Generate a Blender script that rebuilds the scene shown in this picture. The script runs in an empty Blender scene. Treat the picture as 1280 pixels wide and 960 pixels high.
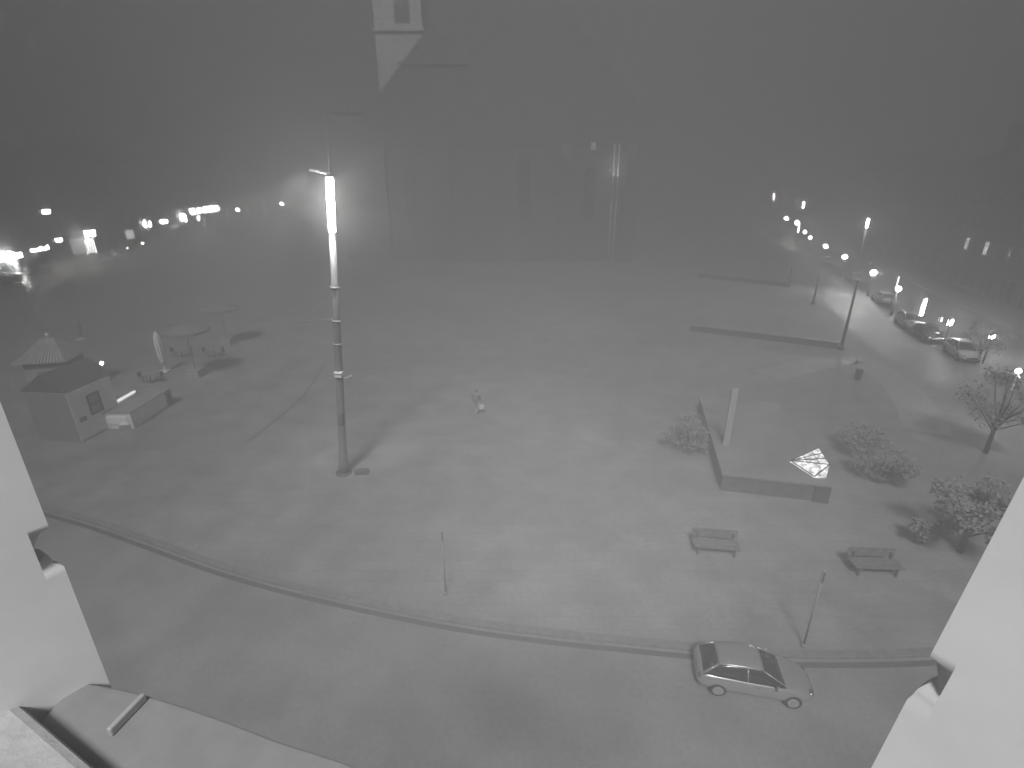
import bpy, bmesh, math, random
from mathutils import Vector, Matrix
random.seed(7)
sc = bpy.context.scene
C = sc.collection
PI = math.pi

# ------------------------------------------------------------------ camera
CAM_H = 15.1
PITCH = math.radians(21.7)
cd = bpy.data.cameras.new('camera'); cam = bpy.data.objects.new('camera', cd); C.objects.link(cam)
cam.location = (0, 0, CAM_H); cam.rotation_euler = (PI/2 - PITCH, 0, 0)
cd.sensor_width = 36; cd.lens = 18.0; cd.clip_start = 0.05; cd.clip_end = 5000
sc.camera = cam

# ------------------------------------------------------------------ sky, sun, exposure
SUN_AZ, SUN_EL = 8.0, 50.0          # light travels towards +Y turned 8 deg to +X
w = bpy.data.worlds.new('World'); sc.world = w; w.use_nodes = True
nt = w.node_tree; nt.nodes.clear()
sky = nt.nodes.new('ShaderNodeTexSky'); sky.sky_type = 'NISHITA'; sky.sun_disc = False
sky.sun_elevation = math.radians(SUN_EL); sky.sun_rotation = math.radians(180 + SUN_AZ)
sky.dust_density = 3.0
bw = nt.nodes.new('ShaderNodeRGBToBW')
bg = nt.nodes.new('ShaderNodeBackground'); bg.inputs['Strength'].default_value = 0.045
wo = nt.nodes.new('ShaderNodeOutputWorld')
nt.links.new(sky.outputs[0], bw.inputs[0]); nt.links.new(bw.outputs[0], bg.inputs['Color']); nt.links.new(bg.outputs[0], wo.inputs['Surface'])
sd = bpy.data.lights.new('sun', 'SUN'); sd.energy = 4.0; sd.angle = math.radians(13); sd.color = (1, 1, 1)
sun = bpy.data.objects.new('sun', sd); C.objects.link(sun)
a, e = math.radians(SUN_AZ), math.radians(SUN_EL)
sun.rotation_euler = Vector((math.sin(a)*math.cos(e), math.cos(a)*math.cos(e), -math.sin(e))).to_track_quat('-Z', 'Y').to_euler()
sc.view_settings.view_transform = 'Standard'; sc.view_settings.look = 'None'
sc.view_settings.exposure = 1.93; sc.view_settings.gamma = 1.0
FOG_DENSITY, FOG_COLOR, FOG_G = 0.0255, 0.26, -0.5
cy = sc.cycles
cy.max_bounces = 5; cy.diffuse_bounces = 2; cy.glossy_bounces = 2; cy.transmission_bounces = 3; cy.volume_bounces = 0
cy.transparent_max_bounces = 6
cy.sample_clamp_indirect = 1.0; cy.sample_clamp_direct = 0
cy.use_denoising = True; cy.denoiser = 'OPENIMAGEDENOISE'
cy.caustics_reflective = False; cy.caustics_refractive = False
cy.use_adaptive_sampling = False

# ------------------------------------------------------------------ helpers
CP, SP = math.cos(PITCH), math.sin(PITCH)
PLZ = 0.12
def ray(px, py):
    X, Y = (px-640)/640, (py-480)/640
    return X, CP - Y*SP, -(SP + Y*CP)
def P(px, py, h=PLZ):
    """where the sight line of a photo point meets the level h above the ground"""
    X, F, D = ray(px, py); t = (h-CAM_H)/D
    return Vector((X*t, F*t, h))
def PY(px, py, y):
    X, F, D = ray(px, py); t = y/F
    return Vector((X*t, y, CAM_H + D*t))
def height_at(base, py):
    """height above ground of a photo row at the distance of base"""
    return PY(640, py, base.y).z - base.z

MATS = {}
def mat(name, v, rough=0.75, noise=0.0, scale=3.0, bump=0.0, metal=0.0, spec=0.4):
    if name in MATS: return MATS[name]
    m = bpy.data.materials.new(name); m.use_nodes = True; n = m.node_tree; p = n.nodes['Principled BSDF']
    p.inputs['Roughness'].default_value = rough; p.inputs['Metallic'].default_value = metal
    p.inputs['Specular IOR Level'].default_value = spec
    p.inputs['Base Color'].default_value = (v, v, v, 1)
    if noise or bump:
        tc = n.nodes.new('ShaderNodeTexCoord')
        t = n.nodes.new('ShaderNodeTexNoise'); t.inputs['Scale'].default_value = scale; t.inputs['Detail'].default_value = 7
        t.inputs['Roughness'].default_value = 0.62
        n.links.new(tc.outputs['Object'], t.inputs['Vector'])
        if noise:
            r = n.nodes.new('ShaderNodeMapRange')
            r.inputs['From Min'].default_value = 0.3; r.inputs['From Max'].default_value = 0.7
            r.inputs['To Min'].default_value = v*(1-noise); r.inputs['To Max'].default_value = v*(1+noise)
            n.links.new(t.outputs['Fac'], r.inputs['Value']); n.links.new(r.outputs[0], p.inputs['Base Color'])
        if bump:
            b = n.nodes.new('ShaderNodeBump'); b.inputs['Strength'].default_value = bump; b.inputs['Distance'].default_value = 0.03
            n.links.new(t.outputs['Fac'], b.inputs['Height']); n.links.new(b.outputs[0], p.inputs['Normal'])
    MATS[name] = m; return m
def emit(name, s, v=1.0):
    if name in MATS: return MATS[name]
    m = bpy.data.materials.new(name); m.use_nodes = True; n = m.node_tree; p = n.nodes['Principled BSDF']
    p.inputs['Base Color'].default_value = (.6, .6, .6, 1)
    p.inputs['Emission Color'].default_value = (v, v, v, 1); p.inputs['Emission Strength'].default_value = s
    m.cycles.emission_sampling = 'NONE'
    MATS[name] = m; return m
def paving(name, v, joint, cell, rough, amp=0.2):
    """stone or asphalt: broad stains, fine grain and joints"""
    m = bpy.data.materials.new(name); m.use_nodes = True; n = m.node_tree; L = n.links; p = n.nodes['Principled BSDF']
    tc = n.nodes.new('ShaderNodeTexCoord')
    def noise(s, d):
        t = n.nodes.new('ShaderNodeTexNoise'); t.inputs['Scale'].default_value = s; t.inputs['Detail'].default_value = d
        L.new(tc.outputs['Object'], t.inputs['Vector']); return t
    def rng(src, lo, hi, a=.3, b=.7):
        r = n.nodes.new('ShaderNodeMapRange'); r.inputs['From Min'].default_value = a; r.inputs['From Max'].default_value = b
        r.inputs['To Min'].default_value = lo; r.inputs['To Max'].default_value = hi; L.new(src, r.inputs['Value']); return r.outputs[0]
    def mul(x, y):
        k = n.nodes.new('ShaderNodeMath'); k.operation = 'MULTIPLY'
        L.new(x, k.inputs[0])
        if isinstance(y, float): k.inputs[1].default_value = y
        else: L.new(y, k.inputs[1])
        return k.outputs[0]
    big = noise(.05, 4); mid = noise(.5, 6); fine = noise(7, 8)
    v0 = mul(mul(rng(big.outputs['Fac'], 1-amp, 1+amp), rng(mid.outputs['Fac'], 1-amp*.6, 1+amp*.6)), rng(fine.outputs['Fac'], .9, 1.1))
    val = mul(v0, v)
    if cell:
        br = n.nodes.new('ShaderNodeTexBrick'); br.inputs['Scale'].default_value = 1.0
        br.inputs['Color1'].default_value = (1, 1, 1, 1); br.inputs['Color2'].default_value = (.9, .9, .9, 1); br.inputs['Mortar'].default_value = (joint,)*3 + (1,)
        br.inputs['Mortar Size'].default_value = .02*cell; br.inputs['Brick Width'].default_value = cell; br.inputs['Row Height'].default_value = cell*.5
        L.new(tc.outputs['Object'], br.inputs['Vector']); b2 = n.nodes.new('ShaderNodeRGBToBW'); L.new(br.outputs['Color'], b2.inputs[0])
        val = mul(val, b2.outputs[0])
    L.new(val, p.inputs['Base Color'])
    L.new(rng(mid.outputs['Fac'], rough-.12, rough+.12), p.inputs['Roughness'])
    b = n.nodes.new('ShaderNodeBump'); b.inputs['Strength'].default_value = .4; b.inputs['Distance'].default_value = .02
    L.new(fine.outputs['Fac'], b.inputs['Height']); L.new(b.outputs[0], p.inputs['Normal'])
    MATS[name] = m; return m

def box(bm, cx, cy_, cz, sx, sy, sz, rz=0, mi=0):
    r = bmesh.ops.create_cube(bm, size=1)
    vs = r['verts']
    M = Matrix.Translation((cx, cy_, cz)) @ Matrix.Rotation(rz, 4, 'Z') @ Matrix.Diagonal((sx, sy, sz, 1))
    bmesh.ops.transform(bm, matrix=M, verts=vs)
    if mi:
        for f in {f for v in vs for f in v.link_faces}: f.material_index = mi
def tube(bm, a, b, r0, r1=None, n=10, mi=0):
    a, b = Vector(a), Vector(b); r1 = r0 if r1 is None else r1
    r = bmesh.ops.create_cone(bm, cap_ends=True, segments=n, radius1=r0, radius2=max(r1, 1e-4), depth=(b-a).length)
    M = Matrix.Translation((a+b)/2) @ (b-a).to_track_quat('Z', 'Y').to_matrix().to_4x4()
    bmesh.ops.transform(bm, matrix=M, verts=r['verts'])
    fs = {f for v in r['verts'] for f in v.link_faces}
    for f in fs:
        f.smooth = len(f.verts) == 4
        f.material_index = mi
def ball(bm, c, r, sx=1, sy=1, sz=1, seg=14, mi=0):
    q = bmesh.ops.create_uvsphere(bm, u_segments=seg, v_segments=max(6, seg//2+1), radius=r)
    bmesh.ops.transform(bm, matrix=Matrix.Translation(c) @ Matrix.Diagonal((sx, sy, sz, 1)), verts=q['verts'])
    for f in {f for v in q['verts'] for f in v.link_faces}: f.smooth = True; f.material_index = mi
def lathe(bm, prof, n=20, c=(0, 0, 0), wave=0, k=8):
    rings = []
    for r, z in prof:
        rings.append([bm.verts.new((c[0]+r*(1+wave*math.cos(k*i*2*PI/n))*math.cos(i*2*PI/n), c[1]+r*(1+wave*math.cos(k*i*2*PI/n))*math.sin(i*2*PI/n), c[2]+z)) for i in range(n)])
    for A, B in zip(rings, rings[1:]):
        for i in range(n):
            f = bm.faces.new((A[i], A[(i+1) % n], B[(i+1) % n], B[i])); f.smooth = True
    bm.faces.new(rings[0][::-1]); bm.faces.new(rings[-1])
def prism(bm, pts, d0, d1, axis='z', mi=0):
    """closed outline pushed along an axis from d0 to d1"""
    def v(p, d):
        if axis == 'z': return (p[0], p[1], d)
        if axis == 'y': return (p[0], d, p[1])
        return (d, p[0], p[1])
    A = [bm.verts.new(v(p, d0)) for p in pts]; B = [bm.verts.new(v(p, d1)) for p in pts]
    fs = [bm.faces.new(A), bm.faces.new(B[::-1])]
    for i in range(len(pts)):
        j = (i+1) % len(pts); fs.append(bm.faces.new((A[j], A[i], B[i], B[j])))
    for f in fs: f.material_index = mi
def link_mesh(name, bm, ms, parent=None, bevel=0, label=None):
    bmesh.ops.recalc_face_normals(bm, faces=bm.faces)
    me = bpy.data.meshes.new(name); bm.to_mesh(me); bm.free()
    for m in (ms if isinstance(ms, (list, tuple)) else [ms]): me.materials.append(m)
    o = bpy.data.objects.new(name, me); C.objects.link(o); o.parent = parent
    if bevel:
        b = o.modifiers.new('bevel', 'BEVEL'); b.width = bevel; b.segments = 2; b.limit_method = 'ANGLE'
    if label: o['label'] = label
    return o
def thing(name, label, cat, loc=(0, 0, 0), rz=0, group=None):
    o = bpy.data.objects.new(name, None); C.objects.link(o); o.location = loc; o.rotation_euler = (0, 0, rz)
    o.empty_display_size = .3
    return tag(o, label, cat, group)
def tag(o, label, cat, group=None):
    o['label'] = label; o['category'] = cat
    if group: o['group'] = group
    return o
def struct(o): o['kind'] = 'structure'; return o
def copy_tree(o, parent=None):
    c = o.copy(); C.objects.link(c)
    if parent is not None: c.parent = parent
    for ch in list(o.children): copy_tree(ch, c)
    return c
NB = bmesh.new
def light(kind, loc, energy, size=.2, aim=None, cone=None, blend=.8, parent=None):
    l = bpy.data.lights.new('lamp_light', kind); l.energy = energy; l.shadow_soft_size = size
    o = bpy.data.objects.new('lamp_light', l); C.objects.link(o); o.location = loc
    if aim is not None: o.rotation_euler = (Vector(aim)-Vector(loc)).to_track_quat('-Z', 'Y').to_euler()
    if kind == 'SPOT': l.spot_size = cone; l.spot_blend = blend
    if parent is not None: o.parent = parent
    return o

# ------------------------------------------------------------------ materials
PLAZA = paving('plaza_stone', .29, .85, 1.2, .7, .24)
ASPH = paving('asphalt', .27, 1, 0, .55, .24)
KERB = mat('kerb_stone', .22, .7, .2, 4, .3)
PLASTER = mat('pale_plaster', .64, .85, .05, 5, .06)
STONE = mat('church_stone', .12, .85, .25, .7, .4)
STONE_L = mat('church_trim', .15, .85, .2, .8, .3)
SLATE = mat('slate_roof', .11, .6, .25, 1.5, .3)
TOWERM = mat('tower_stone_lit_tone', .6, .85, .15, .6, .3)  # floodlit look of the tower put into its pale colour
GLASSD = mat('dark_glass', .02, .12, spec=.6)
IRON = mat('dark_iron', .1, .45, .2, 8)
STEEL = mat('galvanised_steel', .42, .4, .12, 6, .1, metal=.3)
MASTM = mat('mast_paint', .16, .5, .15, 3, .1)
WHITEP = mat('white_paint', .8, .5, .05, 3)
GREYP = mat('grey_paint', .3, .5, .1, 4)
DARKP = mat('dark_paint', .12, .5, .15, 4)
CANVAS_W = mat('white_canvas', .78, .9, .08, 6, .2)
CANVAS_D = mat('dark_canvas', .2, .9, .15, 4, .2)
TILE = mat('roof_tile', .4, .7, .3, 14, .6)
WOOD = mat('weathered_wood', .19, .7, .3, 6, .3)
RUBBER = mat('rubber', .03, .8)
CHROME = mat('chrome', .7, .2, metal=1)
LEAF = mat('leaf', .28, .8, .35, 5)
BARK = mat('bark', .08, .9, .3, 9, .6)
GLOBE = emit('lamp_glow', 50)
GLOBE_DIM = emit('lamp_glow_dim', 12)
GLOBE_FAR = emit('lamp_glow_far', 380)
SIGNF = emit('sign_glow_far', 120)
SIGNL = emit('sign_glow', 45)
SIGND = emit('sign_glow_dim', 4)
WINL = emit('window_glow', 1.3)
FAC = [mat('facade_a', .16, .85, .12, .8, .2), mat('facade_b', .22, .85, .12, .8, .2), mat('facade_c', .13, .85, .12, .8, .2)]

# ------------------------------------------------------------------ ground, road, plaza, kerb
bm = NB(); R = 650
vs = [bm.verts.new((x, y, 0)) for x, y in ((-R, -60), (R, -60), (R, R), (-R, R))]; bm.faces.new(vs)
struct(link_mesh('road', bm, ASPH))
kerb_px = [(-330, 560), (-160, 592), (0, 625), (80, 645), (130, 660), (200, 685), (270, 710), (350, 733), (430, 752), (520, 771), (600, 785), (700, 798), (780, 806), (850, 813), (930, 820), (1000, 824), (1090, 824), (1170, 821), (1300, 812), (1500, 790)]
kp = [P(x, y, 0) for x, y in kerb_px]
kp = [Vector((-70, kp[0].y+9, 0))] + kp
def smooth(pts, n=5):
    out = []
    for i in range(len(pts)-1):
        p0, p1, p2, p3 = pts[max(0, i-1)], pts[i], pts[i+1], pts[min(len(pts)-1, i+2)]
        for k in range(n):
            t = k/n
            out.append(0.5*((2*p1)+(p2-p0)*t+(2*p0-5*p1+4*p2-p3)*t*t+(3*p1-p0-3*p2+p3)*t**3))
    return out+[pts[-1]]
kp = smooth(kp)
kin = []
for i, p in enumerate(kp):
    d = (kp[min(i+1, len(kp)-1)]-kp[max(i-1, 0)]).normalized()
    kin.append(p+Vector((-d.y, d.x, 0))*.28)
LS = [(-68, 60), (-73, 84), (-90, 200), (-100, 300)]       # plaza edge along the street of shops
RS = [(74, 250), (62, 140), (47, 85), (34, 45), (30, 28)]                # plaza edge along the street of lamps
outline = [(p.x, p.y) for p in kin]
top_right = [(x, y) for x, y in RS if y > kin[-1].y+4]
outline = outline + [(x, y) for x, y in top_right[::-1]] + [(-100, 300), (-90, 200), (-73, 84), (-70.5, kin[0].y+6)]
bm = NB(); prism(bm, outline, -.3, PLZ); bmesh.ops.triangulate(bm, faces=[f for f in bm.faces if len(f.verts) > 4])
struct(link_mesh('plaza_pavement', bm, PLAZA))
bm = NB(); rows = []
for a_, b_ in zip(kp, kin): rows.append([bm.verts.new(q) for q in ((a_.x, a_.y, -.05), (a_.x, a_.y, PLZ+.012), (b_.x, b_.y, PLZ+.012), (b_.x, b_.y, -.05))])
for A, B in zip(rows, rows[1:]):
    for k in range(4): bm.faces.new((A[k], A[(k+1) % 4], B[(k+1) % 4], B[k]))
struct(link_mesh('kerb', bm, KERB, bevel=.015))
# drain channel lines set into the plaza
def strip(name, pts, wdt, m, z):
    bm = NB(); L_ = []; 
    for i, p in enumerate(pts):
        d = (pts[min(i+1, len(pts)-1)]-pts[max(i-1, 0)]).normalized(); n = Vector((-d.y, d.x, 0))*wdt/2
        L_.append((bm.verts.new((p.x+n.x, p.y+n.y, z)), bm.verts.new((p.x-n.x, p.y-n.y, z))))
    for a_, b_ in zip(L_, L_[1:]): bm.faces.new((a_[0], a_[1], b_[1], b_[0]))
    return struct(link_mesh(name, bm, m))
strip('drain_channel', [P(x, y) for x, y in ((310, 552), (345, 525), (375, 500), (392, 478), (405, 455))], .16, DARKP, PLZ+.004)
strip('kerb_shadow_strip', [p+Vector((0.0, -.22, 0)) for p in kp], .22, mat('kerb_shadow_tone', .13, .7, .2, 5), .004)  # dark strip: the shade along the kerb put into colour
# pale path curving to the right-hand street, and the side pavement in front of the shops
PATH = paving('path_stone', .35, .8, .6, .6, .12)
strip('path', smooth([P(x, y) for x, y in ((960, 470), (1020, 455), (1070, 450), (1110, 470), (1140, 500), (1160, 540))]), 2.6, PATH, PLZ+.004)
bm = NB(); prism(bm, [(-90, 40), (-82, 62), (-86, 84), (-108, 232), (-130, 380), (-160, 380), (-160, 40)], -.3, .13)
struct(link_mesh('pavement', bm, PLAZA))
bm = NB(); prism(bm, [(44, 26), (49, 40), (63, 80), (95, 175), (140, 330), (200, 330), (120, 26)], -.3, .13)
struct(link_mesh('pavement', bm, PLAZA))
# dashed lane lines
MARK = mat('road_marking', .6, .7, .2, 8)
bm = NB()
for k in range(16):
    t = k*9; x0, y0 = -77.5 - t*.145, 62+t
    A = Vector((x0, y0, .004)); d = Vector((-.145, 1, 0)).normalized(); n = Vector((d.y, -d.x, 0))*.07
    bm.faces.new([bm.verts.new(v) for v in (A+n, A+d*3.5+n, A+d*3.5-n, A-n)])
struct(link_mesh('lane_marking', bm, MARK))

# ------------------------------------------------------------------ haze
bm = NB(); box(bm, 0, 300, 28, 1600, 1000, 58)
hz = link_mesh('haze', bm, []); hz['kind'] = 'stuff'
hm = bpy.data.materials.new('haze_air'); hm.use_nodes = True; n = hm.node_tree; n.nodes.clear()
pv = n.nodes.new('ShaderNodeVolumePrincipled'); ou = n.nodes.new('ShaderNodeOutputMaterial'); n.links.new(pv.outputs[0], ou.inputs['Volume'])
pv.inputs['Color'].default_value = (FOG_COLOR,)*3+(1,); pv.inputs['Density'].default_value = FOG_DENSITY; pv.inputs['Anisotropy'].default_value = FOG_G
hm.volume_intersection_method = 'FAST' if hasattr(hm, 'volume_intersection_method') else None
hz.data.materials.append(hm)

# ------------------------------------------------------------------ window the view is taken through
win = thing('window_opening', 'pale plastered window reveal framing both lower sides of the view', 'window')
def jamb(side, pts_px, y, back, dx, notch):
    """pts_px: the outer edge seen top to bottom; the reveal splays back towards the room"""
    pts_px = [(v.x, v.y) for v in smooth([Vector((a_, b_, 0)) for a_, b_ in pts_px], 3)]
    prof = [PY(a_, b_, y) for a_, b_ in pts_px]
    bm = NB(); cols = []
    free = [p for p, q in zip(prof, pts_px) if not (notch[0] <= q[1] <= notch[1])]
    n_ = len(free); mz = sum(p.z for p in free)/n_; mx = sum(p.x for p in free)/n_
    sl = sum((p.z-mz)*(p.x-mx) for p in free)/sum((p.z-mz)**2 for p in free)
    for p, q in zip(prof, pts_px):
        xs = mx+sl*(p.z-mz)
        if not (notch[0] <= q[1] <= notch[1]): p.x = xs     # only the outer arris carries the moulding
        dv = p.x-xs
        row = [(side*(abs(p.x)+.9), y+.03), (p.x+side*.12, y+.03), (p.x+side*.02, y+.012), (p.x, y), (xs+side*dx*.035, y-back*.035), (xs+side*dx*.5, y-back*.5), (xs+side*dx, y-back), (side*(abs(p.x)+.9), y-back)]
        cols.append([bm.verts.new((a_, b_, p.z)) for a_, b_ in row])
    for A, B in zip(cols, cols[1:]):
        for i in range(len(A)):
            j = (i+1) % len(A); f = bm.faces.new((A[i], A[j], B[j], B[i])); f.smooth = i == 3
    for A, B in zip(cols, cols[1:]):
        for i in (3, 4):
            for e_ in A[i].link_edges:
                if e_.other_vert(A[i]) is B[i]: e_.smooth = False
    bm.faces.new(cols[0]); bm.faces.new(cols[-1][::-1])
    return link_mesh('jamb', bm, PLASTER, win, bevel=0)
jamb(-1, [(-62, 300), (-10, 440), (7, 510), (24, 570), (38, 620), (48, 655), (50, 664), (47, 672), (41, 678), (40, 686), (46, 690), (57, 692), (66, 701), (72, 715), (96, 765), (122, 820), (146, 872), (165, 915), (200, 985)], .9, .75, .62, (660, 704))
jamb(1, [(1330, 470), (1298, 555), (1280, 592), (1250, 658), (1215, 733), (1185, 790), (1170, 820), (1170, 828), (1172, 840), (1170, 850), (1158, 855), (1146, 862), (1138, 874), (1110, 918), (1085, 960), (1050, 1020)], .60, .75, .5, (822, 868))
# metal sill outside with turned-up end, and the inner ledge
SILLM = mat('zinc_sill', .22, .6, .15, 6, .1)
def zpt(px, py, h): return P(px, py, CAM_H-h)
bm = NB()
edge = [zpt(x, y, 1.12) for x, y in ((150, 860), (176, 866), (230, 882), (290, 903), (350, 926), (420, 948), (520, 985), (660, 1030))]
poly = [(p.x, p.y) for p in edge]+[(.75, edge[-1].y-.08), (.75, -.2), (-1.05, -.2), (-1.05, edge[0].y+.02)]
prism(bm, poly, CAM_H-1.15, CAM_H-1.12); link_mesh('sill', bm, SILLM, win, bevel=.006)
sill = win.children[-1] if win.children else None
bm = NB()
e0, e1 = zpt(177, 866, 1.10), zpt(132, 912, 1.10)
d = (e1-e0); nn = Vector((-d.y, d.x, 0)).normalized()*.012
prism(bm, [(e0.x, e0.y), (e1.x, e1.y), (e1.x+nn.x, e1.y+nn.y), (e0.x+nn.x, e0.y+nn.y)], CAM_H-1.119, CAM_H-1.098)
link_mesh('end_flashing', bm, STEEL, [o for o in C.objects if o.name == 'sill'][0], bevel=.003)
bm = NB()
f0, f1, f2 = zpt(-160, 752, 1.07), zpt(0, 856, 1.07), zpt(128, 964, 1.07)
f3 = zpt(230, 1060, 1.07)
prism(bm, [(f0.x, f0.y), (f1.x, f1.y), (f2.x, f2.y), (f3.x, f3.y), (f3.x, -.1), (f0.x, -.1)], CAM_H-1.118, CAM_H-1.07)
link_mesh('ledge', bm, mat('ledge_paint', .38, .6, .12, 14, .3), win, bevel=.02)

# ------------------------------------------------------------------ church
CY = 104.0
ch = thing('church', 'huge dark stone church with steep gable and tower fading into the haze', 'church', (0, 0, 0))
def W(px, py, y=CY): return PY(px, py, y)
xl, xm, xr = W(430, 300).x, W(472, 300).x, W(792, 300).x
eave = W(640, 140).z; peak_x = W(632, 0).x
ridge = min(eave + (peak_x-xm)*1.28, 53)
# gabled front wall and nave body
bm = NB(); prism(bm, [(xm, 0), (xr, 0), (xr, eave), (peak_x, ridge), (xm, eave)], CY, CY+1.2, 'y'); link_mesh('gable_wall', bm, STONE, ch)
bm = NB(); box(bm, (xm+xr)/2, CY+1.2+27.5, eave/2, xr-xm-.8, 55, eave); link_mesh('nave_wall', bm, STONE, ch)
bm = NB(); prism(bm, [(xm-1, eave-1.0), (xm-.4, eave-1.2), (peak_x, ridge-1.2), (xr+.4, eave-1.2), (xr+1, eave-1.0), (peak_x, ridge+.4)], CY-.05, CY+57, 'y'); link_mesh('roof', bm, SLATE, ch)
# side aisle block on the left with cornice
bm = NB(); box(bm, (xl+xm)/2, CY+6, W(640, 140).z/2-.2, xm-xl, 9, W(640, 140).z-.4); link_mesh('aisle_block', bm, mat('aisle_stone', .16, .85, .2, .7, .3), ch)
bm = NB(); box(bm, (xl+xm)/2, CY+6, W(640, 137).z, xm-xl+.9, 9.9, .5); link_mesh('cornice', bm, STONE_L, ch)
bm = NB(); box(bm, (xl+xm)/2, CY+6, W(640, 163).z, xm-xl+.5, 9.5, .4); link_mesh('cornice', bm, STONE_L, ch)
# ledge across the gable
zz = W(640, 79).z; xa, xb = W(497, 79).x, W(585, 79).x
bm = NB(); box(bm, (xa+xb)/2, CY-.12, zz, xb-xa, .5, .35); link_mesh('string_course', bm, STONE_L, ch)
bm = NB(); box(bm, (xm+xr)/2, CY-.05, W(640, 178).z, xr-xm-1, .5, .4); link_mesh('string_course', bm, STONE_L, ch)
# buttresses
for px in (476, 556, 708, 788):
    x = W(px, 200).x
    bm = NB(); box(bm, x, CY-1.0, eave*.36, 2.0, 2.2, eave*.72); prism(bm, [(-2.1+CY, eave*.72), (CY, eave*.72), (CY, eave*.82)], x-1, x+1, 'x')
    link_mesh('buttress', bm, STONE, ch)
# lancet windows with pale surrounds
def arch(wd, h, n=8):
    pts = [(-wd/2, 0), (wd/2, 0), (wd/2, h-wd*.8)]
    for i in range(1, n): 
        t = i/n; a_ = t*PI*.36; pts.append((-wd/2+wd*math.cos(a_*1.0), h-wd*.8+wd*math.sin(a_)*.87))
    pts.append((0, h))
    m_ = [(-x, y) for x, y in pts[2:-1]][::-1]
    return pts+m_
def lancet(px, py0, py1, wd, par):
    b = W(px, py1); h = W(px, py0).z-b.z
    bm = NB(); o = arch(wd+.7, h+.5)
    prism(bm, [(x+b.x, z+b.z-.2) for x, z in o], CY-.22, CY-.02, 'y'); s = link_mesh('window', bm, STONE_L, par)
    bm = NB(); prism(bm, [(x+b.x, z+b.z) for x, z in arch(wd, h)], CY-.26, CY-.222, 'y'); link_mesh('glass', bm, GLASSD, s)
    bm = NB()
    box(bm, b.x, CY-.29, b.z+h*.42, .14, .06, h*.84)
    for k in range(1, 4): box(bm, b.x, CY-.29, b.z+h*k/5, wd, .05, .1)
    link_mesh('tracery', bm, STONE_L, s)
for px, p0, p1 in ((516, 205, 272), (655, 195, 275), (735, 205, 272)): lancet(px, p0, p1, 2.3 , ch)
# rose window
c = W(605, 240)
bm = NB(); lathe(bm, [(2.1, 0), (2.1, .25), (1.6, .25), (1.6, .05)], 32)
bmesh.ops.transform(bm, matrix=Matrix.Translation((c.x, CY-.01, c.z)) @ Matrix.Rotation(PI/2, 4, 'X'), verts=bm.verts); rs = link_mesh('rose_window', bm, STONE_L, ch)
bm = NB()
for k in range(8): tube(bm, (c.x, CY-.1, c.z), (c.x+1.6*math.cos(k*PI/4), CY-.1, c.z+1.6*math.sin(k*PI/4)), .09)
link_mesh('tracery', bm, STONE_L, rs)
# portal
px0 = W(640, 320).x
bm = NB(); prism(bm, [(x+px0, z) for x, z in arch(6.4, 7.4)], CY-1.3, CY-.03, 'y'); po = link_mesh('portal', bm, STONE_L, ch)
bm = NB(); prism(bm, [(x+px0, z) for x, z in arch(4.2, 5.8)], CY-1.36, CY-1.302, 'y'); link_mesh('door', bm, WOOD, po)
# pair of bright downpipes caught by the lamps
for px in (765, 771):
    t_, b_ = W(px+3, 180), W(px-1, 250)
    bm = NB(); tube(bm, (b_.x, CY-.5, b_.z), (t_.x, CY-.5, t_.z), .13); tube(bm, (b_.x, CY-.5, PLZ), (b_.x, CY-.5, b_.z), .10)
    for k in range(6): tube(bm, (b_.x, CY-.5, 4+k*3), (b_.x, CY-.5, 4.2+k*3), .2)
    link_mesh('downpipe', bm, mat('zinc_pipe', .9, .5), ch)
light('POINT', (W(768, 200).x, CY-2.0, W(768, 212).z), 170, .3)
b_ = W(741, 183); bm = NB(); box(bm, b_.x, CY-.4, b_.z, .9, .6, 1.3); box(bm, b_.x, CY-.75, b_.z, .12, .1, 1.3)
link_mesh('lit_spot_block', bm, mat('lit_spot_tone', .85, .7), ch)  # pale block: a light spot on the wall put into its colour
# tower behind the gable
TY = CY+14
tx0, tx1 = PY(470, 60, TY).x, PY(527, 20, TY).x
th = 56 - 4.5
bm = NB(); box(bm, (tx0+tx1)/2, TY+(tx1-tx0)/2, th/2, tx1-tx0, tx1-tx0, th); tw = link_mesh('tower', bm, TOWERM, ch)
bw_ = PY(503, 28, TY); bh = 6.5
bm = NB(); prism(bm, [(x+bw_.x, z+bw_.z) for x, z in arch(2.9, bh)], TY-.12, TY-.003, 'y'); link_mesh('belfry_opening', bm, DARKP, tw)
bm = NB()
for z in (bw_.z-1.2,): box(bm, (tx0+tx1)/2, TY+(tx1-tx0)/2, z, tx1-tx0+.9, tx1-tx0+.9, .5)
link_mesh('cornice', bm, TOWERM, tw)
bm = NB(); hw = (tx1-tx0)/2
v = [bm.verts.new(((tx0+tx1)/2+sx*hw, TY+hw+sy*hw, th+.01)) for sx, sy in ((-1, -1), (1, -1), (1, 1), (-1, 1))]; ap = bm.verts.new(((tx0+tx1)/2, TY+hw, th+4))
bm.faces.new(v)
for i in range(4): bm.faces.new((v[i], v[(i+1) % 4], ap))
link_mesh('spire', bm, SLATE, tw)

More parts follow.
